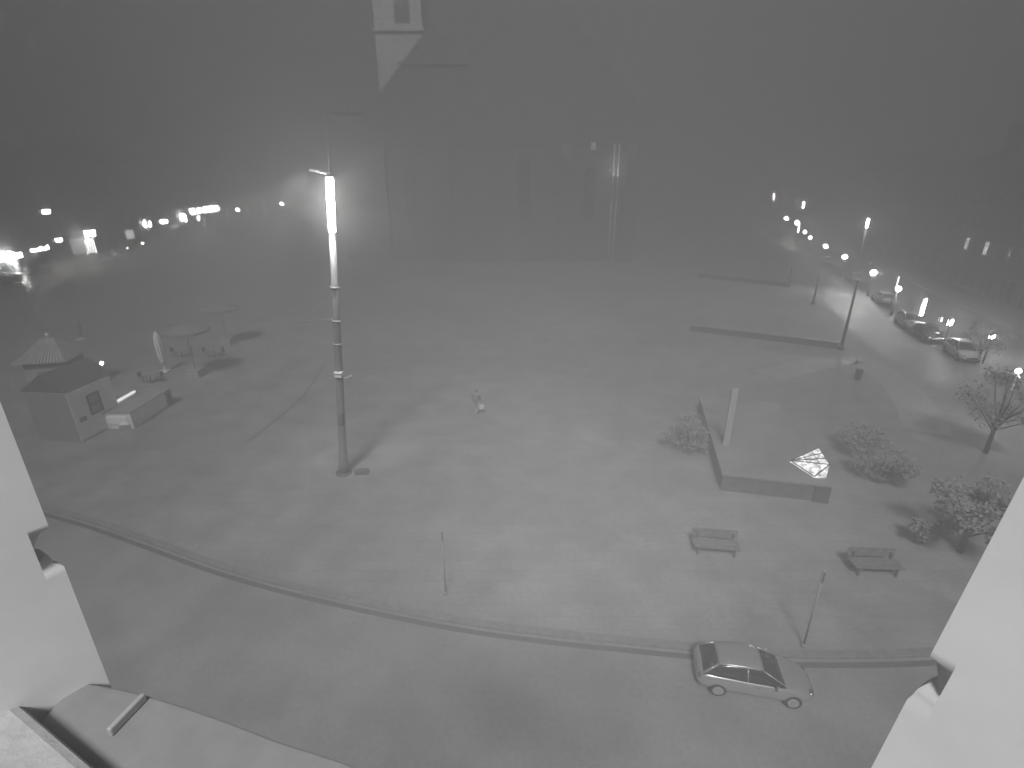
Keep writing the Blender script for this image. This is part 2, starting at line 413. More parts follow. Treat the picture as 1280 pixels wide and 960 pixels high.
# ------------------------------------------------------------------ street buildings
def window_mesh(lit):
    bm = NB(); box(bm, 0, -.02, .9, 1.1, .04, 1.8, mi=1)
    for x in (-.55, .55, 0): box(bm, x, -.05, .9, .09, .05, 1.8)
    for z in (0, 1.25, 1.8): box(bm, 0, -.055, z, 1.19, .05, .09)
    box(bm, 0, -.09, -.1, 1.4, .2, .1)
    me = bpy.data.meshes.new('window'); bmesh.ops.recalc_face_normals(bm, faces=bm.faces); bm.to_mesh(me); bm.free()
    me.materials.append(mat('window_frame_paint', .3, .6)); me.materials.append(WINL if lit else GLASSD); return me
WMESH, WMESH_LIT = window_mesh(False), window_mesh(True)
def child(name, me, par, loc):
    o = bpy.data.objects.new(name, me); C.objects.link(o); o.parent = par; o.location = loc; return o
def building(A, B, h, depth, m, label, group, shops=True, lit=(), kind='town_house', side=1):
    """front runs from A to B (the street on its right-hand side when side=1)"""
    A, B = Vector(A), Vector(B); L = (B-A).length; rz = math.atan2(B.y-A.y, B.x-A.x)
    t = thing(kind, label, 'building', (A.x, A.y, .13), rz, group)
    s = 1   # local: x along the front, -y towards the street, body behind at +y
    bm = NB(); box(bm, L/2, depth/2, h/2, L-.04, depth, h); link_mesh('wall', bm, m, t)
    bm = NB(); rh = 3.8
    prism(bm, [(-.35, h+.02), (depth+.3, h+.02), (depth*.5, h+rh)], .03, L-.03, 'x'); rf = link_mesh('roof', bm, SLATE, t)
    for k in range(2):
        bm = NB(); box(bm, L*(.25+.5*k), depth*.5, h+rh+.3, .9, .6, 1.6); link_mesh('chimney', bm, m, rf)
    bm = NB(); box(bm, L/2, -.2, h-.2, L-.06, .4, .35); link_mesh('cornice', bm, STONE_L, t)
    bm = NB(); box(bm, L/2, -.12, 4.3, L-.06, .24, .25); link_mesh('string_course', bm, STONE_L, t)
    nf = int((h-5)/3.3); nc = max(2, int(L/2.9)); k = 0
    for lp in lit:          # points of the photo where a lit window shows
        if isinstance(lp, Vector):
            q_ = Matrix.Rotation(-rz, 4, 'Z') @ (lp-Vector((A.x, A.y, .13)))
            lit = tuple(lit)+((max(0, round((q_.z-6.1)/3.3)), max(0, min(nc-1, int(q_.x/L*nc)))),)
    for f in range(nf):
        for c_ in range(nc):
            x = L*(c_+.5)/nc; z = 5.2+f*3.3
            child('window', WMESH_LIT if (f, c_) in lit else WMESH, t, (x, -.003, z)); k += 1
    ns = max(2, int(L/4.5))
    for c_ in range(ns):
        x = L*(c_+.5)/ns; wd = L/ns*.72
        bm = NB(); box(bm, x, -.03, 1.75, wd, .06, 2.9, mi=1)
        for xx in (-wd/2, 0, wd/2): box(bm, x+xx, -.08, 1.75, .12, .1, 2.9)
        box(bm, x, -.08, 3.25, wd+.12, .12, .14); box(bm, x, -.1, .2, wd+.12, .14, .3)
        link_mesh('shop_front', bm, [mat('shop_frame', .25, .5), GLASSD], t)
    return t
Rpts = [(50, 20), (55.5, 40), (61, 58), (68, 78), (76, 100), (86, 126), (98, 158), (112, 196), (130, 246)]
def lpt(px, py, off=.35):
    """point on the left street fronts along a sight line"""
    X, F, D = ray(px, py)
    # plane x = -84.5 - (y-70)*.147
    t = (-84.5+70*.147+off)/(X+.147*F); return Vector((X*t, F*t, CAM_H+D*t))
def rpt(px, py, off=-.3):
    X, F, D = ray(px, py); best = None
    for (x0, y0), (x1, y1) in zip(Rpts, Rpts[1:]):
        s = (x1-x0)/(y1-y0); den = X-s*F
        if abs(den) < 1e-6: continue
        t = (x0-s*y0+off)/den
        if t > 0 and y0 <= F*t <= y1: best = Vector((X*t, F*t, CAM_H+D*t))
    return best
# left: fronts along the street of shops, looking towards +X
Lx = lambda y: -84.5 - (y-70)*.147
ys = [46, 66, 86, 104, 124, 146, 170, 196, 226, 262]
hs = [21, 24, 20, 23, 22, 32, 24, 21, 25]
labs = ['', '', 'nearest left town house with the blazing sign and the row of lit shapes', 'left town house above the glowing shutter streaks', 'left town house above the pair of round glowing signs', 'tallest left town house with one lit attic window',
        'left town house behind the two long glowing signs', 'left town house just beyond the round globe lamp', 'dim town house at the far end of the left street']
for i in range(2, 9):
    lw = lpt(205, 163, 0); lit = [lw] if ys[i] <= lw.y < ys[i+1] else ()
    if lit: print('attic window in house', i, lw)
    # wall front runs from near to far so that the body lies on the -X side
    building((Lx(ys[i]), ys[i], 0), (Lx(ys[i+1]), ys[i+1], 0), hs[i], 13, FAC[i % 3], labs[i], 'town houses along the left street', lit=lit)
# right: fronts along the street of lamps, looking towards -X
hr = [17, 19, 22, 18, 20, 23, 19, 21]
rl = ['', '', 'right street town house nearest the window jamb', 'right street town house with two small lit upper windows', 'right street town house behind the globe lamp with the thin lit rod',
      'right street town house behind the tall glowing mast', 'right street town house behind the row of small globe lamps', 'dim town house at the far end of the right street']
for i in range(2, 8):
    a0, b0 = Rpts[i], Rpts[i+1]
    building((b0[0], b0[1], 0), (a0[0], a0[1], 0), hr[i], 13, FAC[(i+1) % 3], rl[i], 'town houses along the right street', lit=[q_ for q_ in (rpt(1203, 326, 0), rpt(1226, 330, 0)) if q_ and a0[1] <= q_.y < b0[1]])
# far side of the square, nearly lost in the haze
for i, x in enumerate((-52, -20, 14, 46, 78)):
    building((x, 262+4*i, 0), (x+30, 264+4*i, 0), 20+2*(i % 3), 14, FAC[i % 3], ['far house closing the square beyond the left of the church', 'far house hidden behind the church tower', 'far house behind the church gable', 'far house just right of the church in the haze', 'far house beyond the right street lamps'][i], 'far houses beyond the church')

# ------------------------------------------------------------------ cars
def car(label, loc, rz, paint, group=None, simple=False, name='parked_car'):
    t = thing(name, label, 'car', loc, rz, group)
    # stations along x (front at +x): x, half width, z low, z top of the body
    st = [(-2.15, .62, .42, .70), (-2.10, .74, .32, .90), (-1.9, .82, .26, .98), (-1.3, .87, .24, 1.0), (-.4, .88, .22, .96), (.5, .88, .22, .95), (1.0, .87, .22, .93), (1.5, .85, .24, .86), (1.95, .78, .28, .76), (2.15, .62, .34, .62), (2.2, .5, .40, .54)]
    bm = NB(); rings = []
    for x, hw_, z0, z1 in st:
        zm = (z0+z1)/2; q = [(-.8, z0), (-1, z0+.1), (-1.0, zm), (-.97, z1-.12), (-.85, z1-.01), (-.45, z1+.02), (.45, z1+.02), (.85, z1-.01), (.97, z1-.12), (1.0, zm), (1, z0+.1), (.8, z0)]
        rings.append([bm.verts.new((x, a_*hw_, z)) for a_, z in q])
    for A, B in zip(rings, rings[1:]):
        for i in range(12):
            j = (i+1) % 12; f = bm.faces.new((A[i], A[j], B[j], B[i])); f.smooth = True
    bm.faces.new(rings[0]); bm.faces.new(rings[-1][::-1])
    body = link_mesh('body', bm, paint, t)
    ss = body.modifiers.new('smooth', 'SUBSURF'); ss.levels = 1; ss.render_levels = 2
    bm = NB(); rings = []
    for x, hb, ht, z in ((-1.95, .72, .66, .96), (-1.5, .78, .58, 1.30), (-1.0, .78, .58, 1.43), (-.2, .78, .6, 1.47), (.2, .78, .58, 1.42), (.75, .78, .64, 1.12), (1.1, .74, .70, .90)):
        rings.append([bm.verts.new((x, s*ww, zz_)) for s, ww, zz_ in ((-1, hb, .88), (-1, ht, z-.05), (-.8, ht, z), (.8, ht, z), (1, ht, z-.05), (1, hb, .88))])
    for A, B in zip(rings, rings[1:]):
        for i in range(6):
            j = (i+1) % 6; f = bm.faces.new((A[i], A[j], B[j], B[i])); f.smooth = True
    bm.faces.new(rings[0]); bm.faces.new(rings[-1][::-1])
    gl = link_mesh('windows', bm, GLASSD, t)
    bm = NB(); rr = []
    for x, ww, z in ((-1.42, .48, 1.345), (-1.3, .55, 1.40), (-1.0, .585, 1.445), (-.5, .6, 1.475), (-.2, .605, 1.485), (.1, .59, 1.455), (.24, .52, 1.42)):
        rr.append([bm.verts.new((x, a_*ww, z+.012*(1-a_*a_)+dz)) for a_, dz in ((-1, -.04), (-.9, 0), (-.4, .012), (.4, .012), (.9, 0), (1, -.04))])
    for A, B in zip(rr, rr[1:]):
        for i in range(5): f = bm.faces.new((A[i], A[i+1], B[i+1], B[i])); f.smooth = True
    ro = link_mesh('roof', bm, paint, t); so = ro.modifiers.new('thick', 'SOLIDIFY'); so.thickness = .03; so.offset = 0
    for s in (-1, 1):
        for p0_, p1_, r_ in (((.22, s*.56, 1.40), (1.08, s*.70, .93), .03), ((-1.4, s*.52, 1.36), (-1.95, s*.7, .97), .05), ((-.35, s*.605, 1.42), (-.32, s*.775, .93), .03)):
            bm = NB(); tube(bm, p0_, p1_, r_, n=6); link_mesh('window_pillar', bm, paint, t)
    for x in (-1.35, 1.38):
        for s in (-1, 1):
            bm = NB(); tube(bm, (x, s*.66, .32), (x, s*.87, .32), .32, n=24)
            wh = link_mesh('wheel', bm, RUBBER, t, bevel=.03)
            bm = NB(); tube(bm, (x, s*.80, .32), (x, s*.885, .32), .21, n=16); link_mesh('rim', bm, STEEL, wh)
    for s in (-1, 1):
        bm = NB(); ball(bm, (2.02, s*.55, .66), .14, .9, 1.1, .6); link_mesh('headlight', bm, CHROME, t)
        bm = NB(); ball(bm, (-2.05, s*.64, .8), .11, .6, .9, 1.2); link_mesh('tail_light', bm, mat('tail_lens', .12, .2), t)
        bm = NB(); ball(bm, (.72, s*.93, 1.0), .1, .7, 1.1, .8); link_mesh('mirror', bm, paint, t)
    bm = NB(); box(bm, 2.17, 0, .5, .06, .8, .14); link_mesh('grille', bm, RUBBER, t)
    if not simple:
        for s in (-1, 1):
            bm = NB(); tube(bm, (-.1, s*.885, .84), (.1, s*.885, .84), .015, n=6); link_mesh('door_handle', bm, CHROME, t)
        bm = NB(); tube(bm, (1.02, -.35, .98), (.75, .12, 1.15), .012, n=5); tube(bm, (1.02, .2, .98), (.75, .6, 1.13), .012, n=5); link_mesh('wiper', bm, RUBBER, t)
    return t
PA = mat('car_silver', .45, .3, metal=.5); PB = mat('car_dark', .04, .25, spec=.7); PC = mat('car_white', .7, .3); PD = mat('car_grey', .16, .3, metal=.3)
c0 = P(938, 842, .4)
car('silver hatchback parked at the kerb under the window facing right', (c0.x, c0.y, 0), math.radians(-11), mat('car_metallic', .4, .25, metal=.4, spec=.6), name='hatchback').scale = (.8, .8, .78)

lc = [(130, 327, PC, 'pale car parked before the shop with the glowing shutter streaks'), (164, 316, PD, 'grey car behind the pale one on the left street'), (220, 306, PA, 'silver car parked before the shop with two round signs'), (238, 298, PD, 'grey car parked under the brightest star-like shop lamp'),
      (266, 296, PA, 'silver car parked under the long glowing signs'), (291, 291, PC, 'white car parked near the far globe lamp of the left street'), (12, 356, PB, 'dark car nearest at the left edge of the photo'), (52, 345, PB, 'dark car parked below the row of lit letters')]
proto = {}
for px, py, m, lb in lc:
    p = P(px, py, 0); key = m.name
    rz = math.radians(98.4) + (0 if px % 2 else PI)
    if key not in proto: proto[key] = car(lb, (p.x, p.y, 0), rz, m, 'cars parked along the left street', True)
    else:
        c = copy_tree(proto[key]); c.location = (p.x, p.y, 0); c.rotation_euler = (0, 0, rz); tag(c, lb, 'car', 'cars parked along the left street')
rc = [(978, 296, PC, 'far white car beneath the first two globe lamps'), (1008, 311, PD, 'grey car below the third globe lamp'), (1032, 331, PC, 'white car below the fifth globe lamp'), (1066, 352, PA, 'silver car whose roof shines below the tall mast'), (1102, 378, PC, 'white car on the right street below the globe lamp'),
      (1134, 408, PA, 'silver car parked halfway along the right street'), (1158, 424, PB, 'dark car parked behind the silver one on the right street'), (1200, 446, PC, 'pale car parked below the small twin shop lights')]
for px, py, m, lb in rc:
    p = P(px, py, 0); key = m.name
    rz = math.radians(70) + (0 if px % 3 else PI)
    c = copy_tree(proto[key]); c.location = (p.x, p.y, 0); c.rotation_euler = (0, 0, rz); tag(c, lb, 'car', 'cars parked along the right street')

# ------------------------------------------------------------------ tall lighting masts
def mast(label, base, h_lamp, h_top, r, power, group='tall lighting masts', main=False, far=False):
    t = thing('lighting_mast', label, 'lamp post', base, 0, group)
    bm = NB(); lathe(bm, [(r*1.25, 0), (r*1.25, .8), (r, .85), (r*.85, h_lamp*.5), (r*.62, h_lamp)], 20)
    tube(bm, (0, 0, h_lamp), (0, 0, h_top), r*.12, r*.05); link_mesh('pole', bm, MASTM, t)
    bm = NB(); lathe(bm, [(r*2.1, 0), (r*2.1, .06), (r*1.5, .1)], 20)
    for k in range(8): tube(bm, (r*1.8*math.cos(k*PI/4), r*1.8*math.sin(k*PI/4), 0), (r*1.8*math.cos(k*PI/4), r*1.8*math.sin(k*PI/4), .14), .03, n=6)
    link_mesh('base_plate', bm, IRON, t)
    bm = NB(); tube(bm, (0, 0, h_lamp), (-.5, -.1, h_lamp+.06), .05); box(bm, -.62, -.12, h_lamp+.08, .36, .18, .08); link_mesh('bracket', bm, STEEL, t)
    lc = 2.7*(h_lamp/15.4)
    bm = NB(); lathe(bm, [(r*.66, h_lamp-lc), (r*.7, h_lamp-lc+.25), (r*.8, h_lamp-.3), (r*.5, h_lamp-.02)], 20); link_mesh('light_column', bm, GLOBE_FAR if far else GLOBE, t)
    light('SPOT', (0, -r-.42, h_lamp-lc+.8), power, .04, (0, 0, h_lamp-lc-1.0), math.radians(44), .9, t)
    light('POINT', (0, -r-.9, h_lamp-.9), power*.16, .3, parent=t)
    return t
mb = P(430, 591)
hl = height_at(mb, 216)
ht_ = height_at(mb, 137)
M0 = mast('tallest floodlit mast standing in the open plaza near the camera', mb, hl, ht_, .21, 520, main=True)
M0.rotation_euler = (0, math.radians(4.5), 0)      # the mast stands a little out of plumb
for py in (358, 400, 429):
    z = height_at(mb, py); bm = NB(); lathe(bm, [(.15, -.03), (.23, -.03), (.23, .03), (.15, .03)], 20, (0, 0, z)); link_mesh('collar', bm, STEEL, M0)
z = height_at(mb, 466)
bm = NB(); box(bm, .05, -.22, z, .34, .3, .22); box(bm, .05, -.24, z+.13, .4, .4, .04); cb = link_mesh('camera_box', bm, WHITEP, M0, bevel=.01)
bm = NB(); tube(bm, (0, -.1, z-.25), (.62, -.2, z-.12), .03); tube(bm, (.62, -.2, z-.18), (.62, -.2, z+.02), .07); tube(bm, (-.22, -.1, z-.2), (.25, -.1, z-.2), .03); link_mesh('bracket', bm, STEEL, M0)
bm = NB(); box(bm, .02, -.2, height_at(mb, 520), .26, .2, .6); link_mesh('junction_box', bm, DARKP, M0, bevel=.01)
light('SPOT', (-.9, -.1, hl+.0), 900, .15, (-17.5, 6, 0), math.radians(60), 1.0, M0)
# span wire tied to the mast
wz = height_at(mb, 398)+PLZ
bm = NB(); pts = [Vector((mb.x-.12+wz*.0787, mb.y, wz))]
ob = P(285, 430); end = Vector((ob.x, ob.y, PY(285, 404, ob.y).z))
for k in range(1, 25):
    t_ = k/24; q = pts[0].lerp(end, t_); q.z -= .25*4*t_*(1-t_)*.5; pts.append(q)
for a_, b_ in zip(pts, pts[1:]): tube(bm, a_, b_, .018, n=5)
tag(link_mesh('span_wire', bm, STEEL), 'thin wire strung from the near mast to the farther open parasol', 'wire')
p = P(452, 592); bm = NB(); box(bm, p.x, p.y, PLZ+.1, .7, .35, .2, .2); box(bm, p.x, p.y, PLZ+.215, .74, .39, .03, .2)
tag(link_mesh('cable_cover', bm, DARKP, bevel=.01), 'low dark box on the paving at the foot of the near mast', 'box')

def place_mast(px, pyb, pyl, pyt, r, pw, lb):
    b = P(px, pyb, .13); return mast(lb, b, height_at(b, pyl), height_at(b, pyt), r, pw, far=px < 1050)
place_mast(1067, 350, 272, 262, .24, 900, 'tall mast glowing at its top beside the right street lamps')
rb = P(1067, 350, .13); light('SPOT', (rb.x-.6, rb.y-.4, height_at(rb, 276)), 8500, .3, P(930, 440), math.radians(95), .8)
place_mast(996, 300, 252, 245, .26, 900, 'smaller glowing mast above the second globe lamp on the right')
place_mast(960, 288, 241, 235, .26, 700, 'farthest dim mast at the head of the right street')
# unlit masts on the left street
def plain_mast(px, pyb, pyt, lb, fork=False):
    b = P(px, pyb, .13); h = height_at(b, pyt)
    t = thing('street_mast', lb, 'lamp post', b)
    bm = NB(); tube(bm, (0, 0, 0), (0, 0, h), .16, .1)
    link_mesh('pole', bm, STEEL, t)
    for s in (-1, 1):
        bm = NB()
        if fork: tube(bm, (0, 0, h-2.6), (s*1.3, 0, h-1.6), .12); tube(bm, (s*1.3, 0, h-1.6), (s*1.35, 0, h+1.6), .16)
        else: tube(bm, (0, 0, h-.1), (s*1.1, 0, h+.2), .05); box(bm, s*1.25, 0, h+.2, .6, .25, .12)
        link_mesh('lamp_arm', bm, mat('steel_lit_tone', .85, .5) if fork else STEEL, t)  # forked arms: lamplight put into a paler steel colour
    return t
plain_mast(252, 300, 214, 'unlit double-armed pole standing before the long glowing signs')
plain_mast(381, 272, 200, 'far forked mast beyond the left end of the street', True)

# ------------------------------------------------------------------ globe lamps
def globe(px, py, pyb, r, lb, group, m=GLOBE, pw=0, side_arm=False):
    b = P(px, pyb, .13); h = height_at(b, py); b2 = PY(px, py, b.y); b = Vector((b2.x, b.y, .13))
    t = thing('street_lamp', lb, 'lamp post', b, 0, group)
    bm = NB(); lathe(bm, [(.16, 0), (.16, .5), (.08, .6), (.05, h-r*.9)], 10); link_mesh('pole', bm, IRON, t)
    bm = NB(); ball(bm, (0, 0, h), r); link_mesh('globe', bm, m, t)
    if pw: light('POINT', (0, 0, h), pw, r*1.2, parent=t).location.y = -r*1.6
    return t
g = 'globe lamps along the right street'
for px, py, pyb, r, lb, pw in ((983, 273, 292, .5, 'farthest globe lamp of the right street', 200), (996, 278, 300, .5, 'globe lamp directly below the smaller glowing mast', 200), (1006, 290, 308, .38, 'third globe lamp from the far end of the right street', 0),
        (1013, 297, 315, .36, 'fourth globe lamp, just nearer than the third on the right', 0), (1032, 308, 328, .38, 'globe lamp midway between the two glowing right masts', 250), (1056, 321, 345, .38, 'globe lamp just left of the tall glowing mast', 250), (1092, 341, 370, .38, 'globe lamp just right of the tall glowing mast', 350),
        (1123, 361, 394, .3, 'globe lamp beneath the thin lit rod', 150), (1273, 464, 525, .16, 'nearest globe lamp above the tree at the right edge', 120)):
    gl_ = globe(px, py, pyb, r, lb, g, GLOBE_FAR if px < 1010 else GLOBE, pw=pw)
bm = NB(); h = height_at(P(1273, 525, .13), 464); tube(bm, (0, 0, h-.25), (-.75, 0, h-.05), .035); ball(bm, (-.85, 0, h-.03), .09, 1.6, 1, .6); tube(bm, (0, 0, h-.2), (.55, 0, h-.75), .04); link_mesh('side_arm', bm, WHITEP, gl_)
g = 'globe lamps along the left street'
for px, py, pyb, r, lb, pw in ((297, 262, 285, .55, 'round globe lamp just past the long glowing signs', 90), (352, 255, 276, .75, 'large bright star-like lamp at the far end of the left street', 60), (400, 249, 268, .55, 'globe lamp just left of the floodlit mast', 90)):
    globe(px, py, pyb, r, lb, g, GLOBE_FAR, pw=pw)
globe(445, 262, 290, .3, 'dim lamp at the corner of the church right of the floodlit mast', g, GLOBE_DIM)
for px, py, lb in ((835, 241, 'single pale far lamp right of the church'), (857, 243, 'dim far lamp beside the pale one'), (881, 246, 'dimmest far lamp in the haze right of the church')):
    globe(px, py, 266, .75 if px == 835 else .5, lb, 'far lamps right of the church', GLOBE_FAR if px == 835 else GLOBE)

# ------------------------------------------------------------------ lit signs on the fronts
def sign(p0, p1, hgt, m, lb, name='lit_sign', ragged=0, wave=None):
    d = (p1-p0); L = d.length; rz = math.atan2(d.y, d.x); c = (p0+p1)/2
    t = thing(name, lb, 'sign', c, rz, 'lit shop signs')
    bm = NB(); box(bm, 0, .0, 0, L+.16, .14, hgt+.14); link_mesh('sign_box', bm, DARKP, t)
    if ragged:
        for k in range(ragged):
            x = -L/2+L*(k+.5)/ragged; hh = hgt*random.uniform(.6, 1.0)
            bm = NB(); box(bm, x, -.1, random.uniform(-.1, .1)*hgt, L/ragged*.68, .06, hh); box(bm, x, .1, 0, L/ragged*.68, .06, hh); link_mesh('light_panel', bm, m, t)
    else:
        bm = NB(); box(bm, 0, -.09, 0, L, .04, hgt); box(bm, 0, .09, 0, L, .04, hgt); link_mesh('light_panel', bm, m, t)
    return t
def lsign(x0, y0, x1, y1, hg, m, lb, **k): return sign(lpt(x0, y0), lpt(x1, y1), hg, m, lb, **k)
lsign(-10, 325, 28, 317, 1.1, SIGNL, 'wide blazing shop sign at the left edge', ragged=3)
lsign(37, 314, 61, 309, .9, SIGNL, 'broken row of lit shapes above a left shop', ragged=6)
lsign(69, 301, 77, 299, .8, SIGNL, 'short glowing sign just right of the broken row')
lsign(52, 265, 62, 264, .8, SIGNL, 'small lit panel high on a left front')
lsign(105, 293, 119, 291, 1.4, SIGNL, 'thick glowing sign above the glowing shutter streaks')
lsign(157, 293, 167, 293, 2.0, SIGND, 'square dimly lit panel on a left front')
for x, lb in ((180, 'left one of the two round glowing signs'), (187, 'right one of the two round glowing signs')):
    c = lpt(x, 280, .5); t = thing('round_sign', lb, 'sign', c, math.radians(-82), 'lit shop signs')
    bm = NB(); tube(bm, (0, -.1, 0), (0, .1, 0), 1.0, n=20); link_mesh('sign_box', bm, DARKP, t)
    bm = NB(); tube(bm, (0, -.14, 0), (0, -.11, 0), .9, n=20); tube(bm, (0, .11, 0), (0, .14, 0), .9, n=20); link_mesh('light_panel', bm, SIGNF, t)
lsign(200, 278, 209, 276, 1.1, SIGNF, 'glowing sign between the round signs and the star-like lamp')
lsign(237, 265, 251, 263, 1.9, SIGNF, 'first of the two long glowing signs')
lsign(254, 262, 273, 260, 1.9, SIGNF, 'longer second glowing sign towards the far end')
SIGNM = emit('sign_glow_pale', .9); SIGNM2 = emit('sign_glow_pale_far', 5)
lsign(89, 309, 106, 306, 3.0, SIGNM, 'broad glowing panel for a lit wall patch beside the glowing shutter streaks')  # lit patch of wall put in as a glowing panel
lsign(17, 334, 24, 332, 2.2, SIGNM, 'dim backlit board under the wide blazing sign')
lsign(212, 284, 222, 282, .8, SIGNM2, 'thin pale strip below the sign beside the round signs')
lsign(246, 273, 249.5, 272.6, 1.3, SIGNF, 'small bright sign under the first long glowing sign')
lsign(282, 267, 285, 266.6, 5.0, SIGNM2, 'tall faint lit doorway panel past the two long signs')
lsign(309, 263, 311, 262.8, 5.0, emit('sign_glow_pale_farther', 11), 'tall faint lit panel left of the far star-like lamp')
lsign(328, 261, 332, 260.6, 5.5, emit('sign_glow_pale_farther', 11), 'widest faint lit panel nearest the far star-like lamp')
# upright lit panel, light streaks on shutters put in as glowing rods
c = lpt(255, 278, .6); t = thing('upright_sign', 'narrow upright lit panel below the two long signs', 'sign', c, math.radians(-82), 'lit shop signs')
bm = NB(); box(bm, 0, 0, 0, .5, .12, 4.2); link_mesh('sign_box', bm, DARKP, t); bm = NB(); box(bm, 0, -.08, 0, .4, .03, 4.0); box(bm, 0, .08, 0, .4, .03, 4.0); link_mesh('light_panel', bm, SIGNL, t)
t = thing('lit_shutter_streaks', 'glowing rods for light streaks on shutters beneath the thick glowing sign', 'lights', lpt(112, 305, .4), math.radians(-82))
for k in range(5):
    bm = NB(); tube(bm, (-1.5+k*.75, 0, -2.0+.3*(k % 2)), (-1.5+k*.75, 0, 1.1), .1, .12, n=6); link_mesh('glow_streak', bm, emit('shutter_glow', 12), t)
def star(c, r, pw, lb, grp='blazing shop lamps'):
    t = thing('floodlight', lb, 'lamp', c, math.radians(-82), grp)
    bm = NB(); tube(bm, (0, 1.0, .3), (0, .2, .1), .05); box(bm, 0, .2, 0, r*1.6, .3, r*1.3); link_mesh('housing', bm, DARKP, t)
    bm = NB(); ball(bm, (0, -.05, 0), r, 1.1, .7, 1); link_mesh('lens', bm, GLOBE_FAR, t)
    l = light('POINT', (c.x+1.1, c.y-.8, c.z), pw, .4); l.parent = None
    l.location = c+Vector((1.4, -.8, 0)); l.name = 'floodlight_light'
star(lpt(13, 321, .9), .9, 350, 'blazing floodlight on the wide sign at the left edge')
star(lpt(230, 272, 1.0), 1.15, 1300, 'blazing star-like floodlight before the two long signs')
star(lpt(110, 296, .9), .4, 700, 'floodlight just under the thick glowing sign')
light('POINT', lpt(262, 266, 1.5), 1000, .5); light('POINT', lpt(315, 262, 2.5), 350, .5)
# small lights low at the left street
for px, py, r, lb in ((180, 307, .28, 'low round lamp on the pavement of the left street'), (162, 313, .22, 'low dim lamp near the grey car')):
    b = P(px, py+5, .13); b = Vector((b.x, b.y, .13)); hh = 1.2
    t = thing('bollard_lamp', lb, 'lamp', b, 0, 'low lamps of the left street'); bm = NB(); tube(bm, (0, 0, 0), (0, 0, hh), .09); link_mesh('post', bm, IRON, t); bm = NB(); ball(bm, (0, 0, hh+r*.7), r); link_mesh('globe', bm, GLOBE if r > .25 else GLOBE_DIM, t)
# free-standing lit panels on the right-hand pavement
def stand(px, pyb, pyc, wd, hg, rz, m, lb):
    b = P(px, pyb, .13); c_ = height_at(b, pyc); b.x = PY(px, pyc, b.y).x
    t = thing('standing_sign', lb, 'sign', b, rz, 'lit panels along the right street')
    bm = NB(); tube(bm, (0, 0, 0), (0, 0, c_-hg/2), .07, .05); link_mesh('post', bm, IRON, t)
    bm = NB(); box(bm, 0, 0, c_, wd+.1, .14, hg+.1); link_mesh('sign_box', bm, DARKP, t)
    bm = NB(); box(bm, 0, -.085, c_, wd, .03, hg); box(bm, 0, .085, c_, wd, .03, hg); link_mesh('light_panel', bm, m, t); return t
stand(1154, 405, 384, .35, 1.9, .5, SIGNL, 'upright lit panel on the right street')
stand(1121, 385, 353, .22, 1.5, .5, SIGND, 'thin lit rod above a globe lamp')
stand(1188, 432, 403, .75, .5, .6, SIGNL, 'small bright panel beside its dimmer twin on the right street')
stand(1176, 424, 399, .4, .4, .6, SIGND, 'small dim panel just left of the bright one')
st_ = stand(1240, 455, 421, .75, .22, .6, SIGNL, 'slanted glowing strip near the right edge')
stand(998, 304, 285, .5, 2.4, .4, SIGNL, 'upright lit strip under the second globe lamp')
for px, py, pw in ((1188, 415, 260), (1092, 352, 300), (1010, 305, 350), (1240, 430, 160)):
    c = P(px, py+12, .13); light('POINT', c+Vector((-.6, -.8, 2.8)), pw, .4)

# ------------------------------------------------------------------ platform with the lit glass skylight
TOP = 1.1
pa, pb = P(903, 593, TOP), P(1040, 608, TOP)
ax = (pb-pa); Lp = ax.length; rz = math.atan2(ax.y, ax.x); dep = 10.5
t = thing('raised_platform', 'low raised platform with dark sides, lit glass skylight and pale upright slab', 'platform', (pa.x, pa.y, PLZ), rz)
tz = TOP-PLZ
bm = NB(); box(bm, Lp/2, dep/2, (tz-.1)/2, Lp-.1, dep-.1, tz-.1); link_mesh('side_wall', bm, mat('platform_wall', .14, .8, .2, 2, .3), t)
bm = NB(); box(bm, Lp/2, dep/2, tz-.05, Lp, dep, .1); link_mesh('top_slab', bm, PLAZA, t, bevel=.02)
bm = NB(); box(bm, Lp-.35, -.03, .45, .7, .06, .9); link_mesh('service_door', bm, IRON, t)
# skylight: glass wedge with bars
q0, q1, q2, q3 = P(988, 576, TOP+.08), P(1023, 560, TOP+.75), P(1037, 581, TOP+.75), P(1018, 596, TOP+.06)
inv = (Matrix.Translation((pa.x, pa.y, PLZ)) @ Matrix.Rotation(rz, 4, 'Z')).inverted()
q = [inv @ v_ for v_ in (q0, q1, q2, q3)]
bm = NB(); tv = [bm.verts.new(v_) for v_ in q]; bv = [bm.verts.new((v_.x, v_.y, tz+.004)) for v_ in q]
bm.faces.new((tv[0], tv[1], tv[2])); bm.faces.new((tv[0], tv[2], tv[3]))
for i in range(4): bm.faces.new((tv[i], tv[(i+1) % 4], bv[(i+1) % 4], bv[i]))
bm.faces.new(bv)
sk = bpy.data.materials.new('lit_glass'); sk.use_nodes = True; n = sk.node_tree; pr = n.nodes['Principled BSDF']
tc = n.nodes.new('ShaderNodeTexCoord'); vo = n.nodes.new('ShaderNodeTexNoise'); vo.inputs['Scale'].default_value = 5; vo.inputs['Detail'].default_value = 3
rr_ = n.nodes.new('ShaderNodeMapRange'); rr_.inputs['From Min'].default_value = .35; rr_.inputs['From Max'].default_value = .62; rr_.inputs['To Min'].default_value = .05; rr_.inputs['To Max'].default_value = .5
n.links.new(tc.outputs['Object'], vo.inputs['Vector']); n.links.new(vo.outputs['Fac'], rr_.inputs['Value']); n.links.new(rr_.outputs[0], pr.inputs['Emission Strength'])
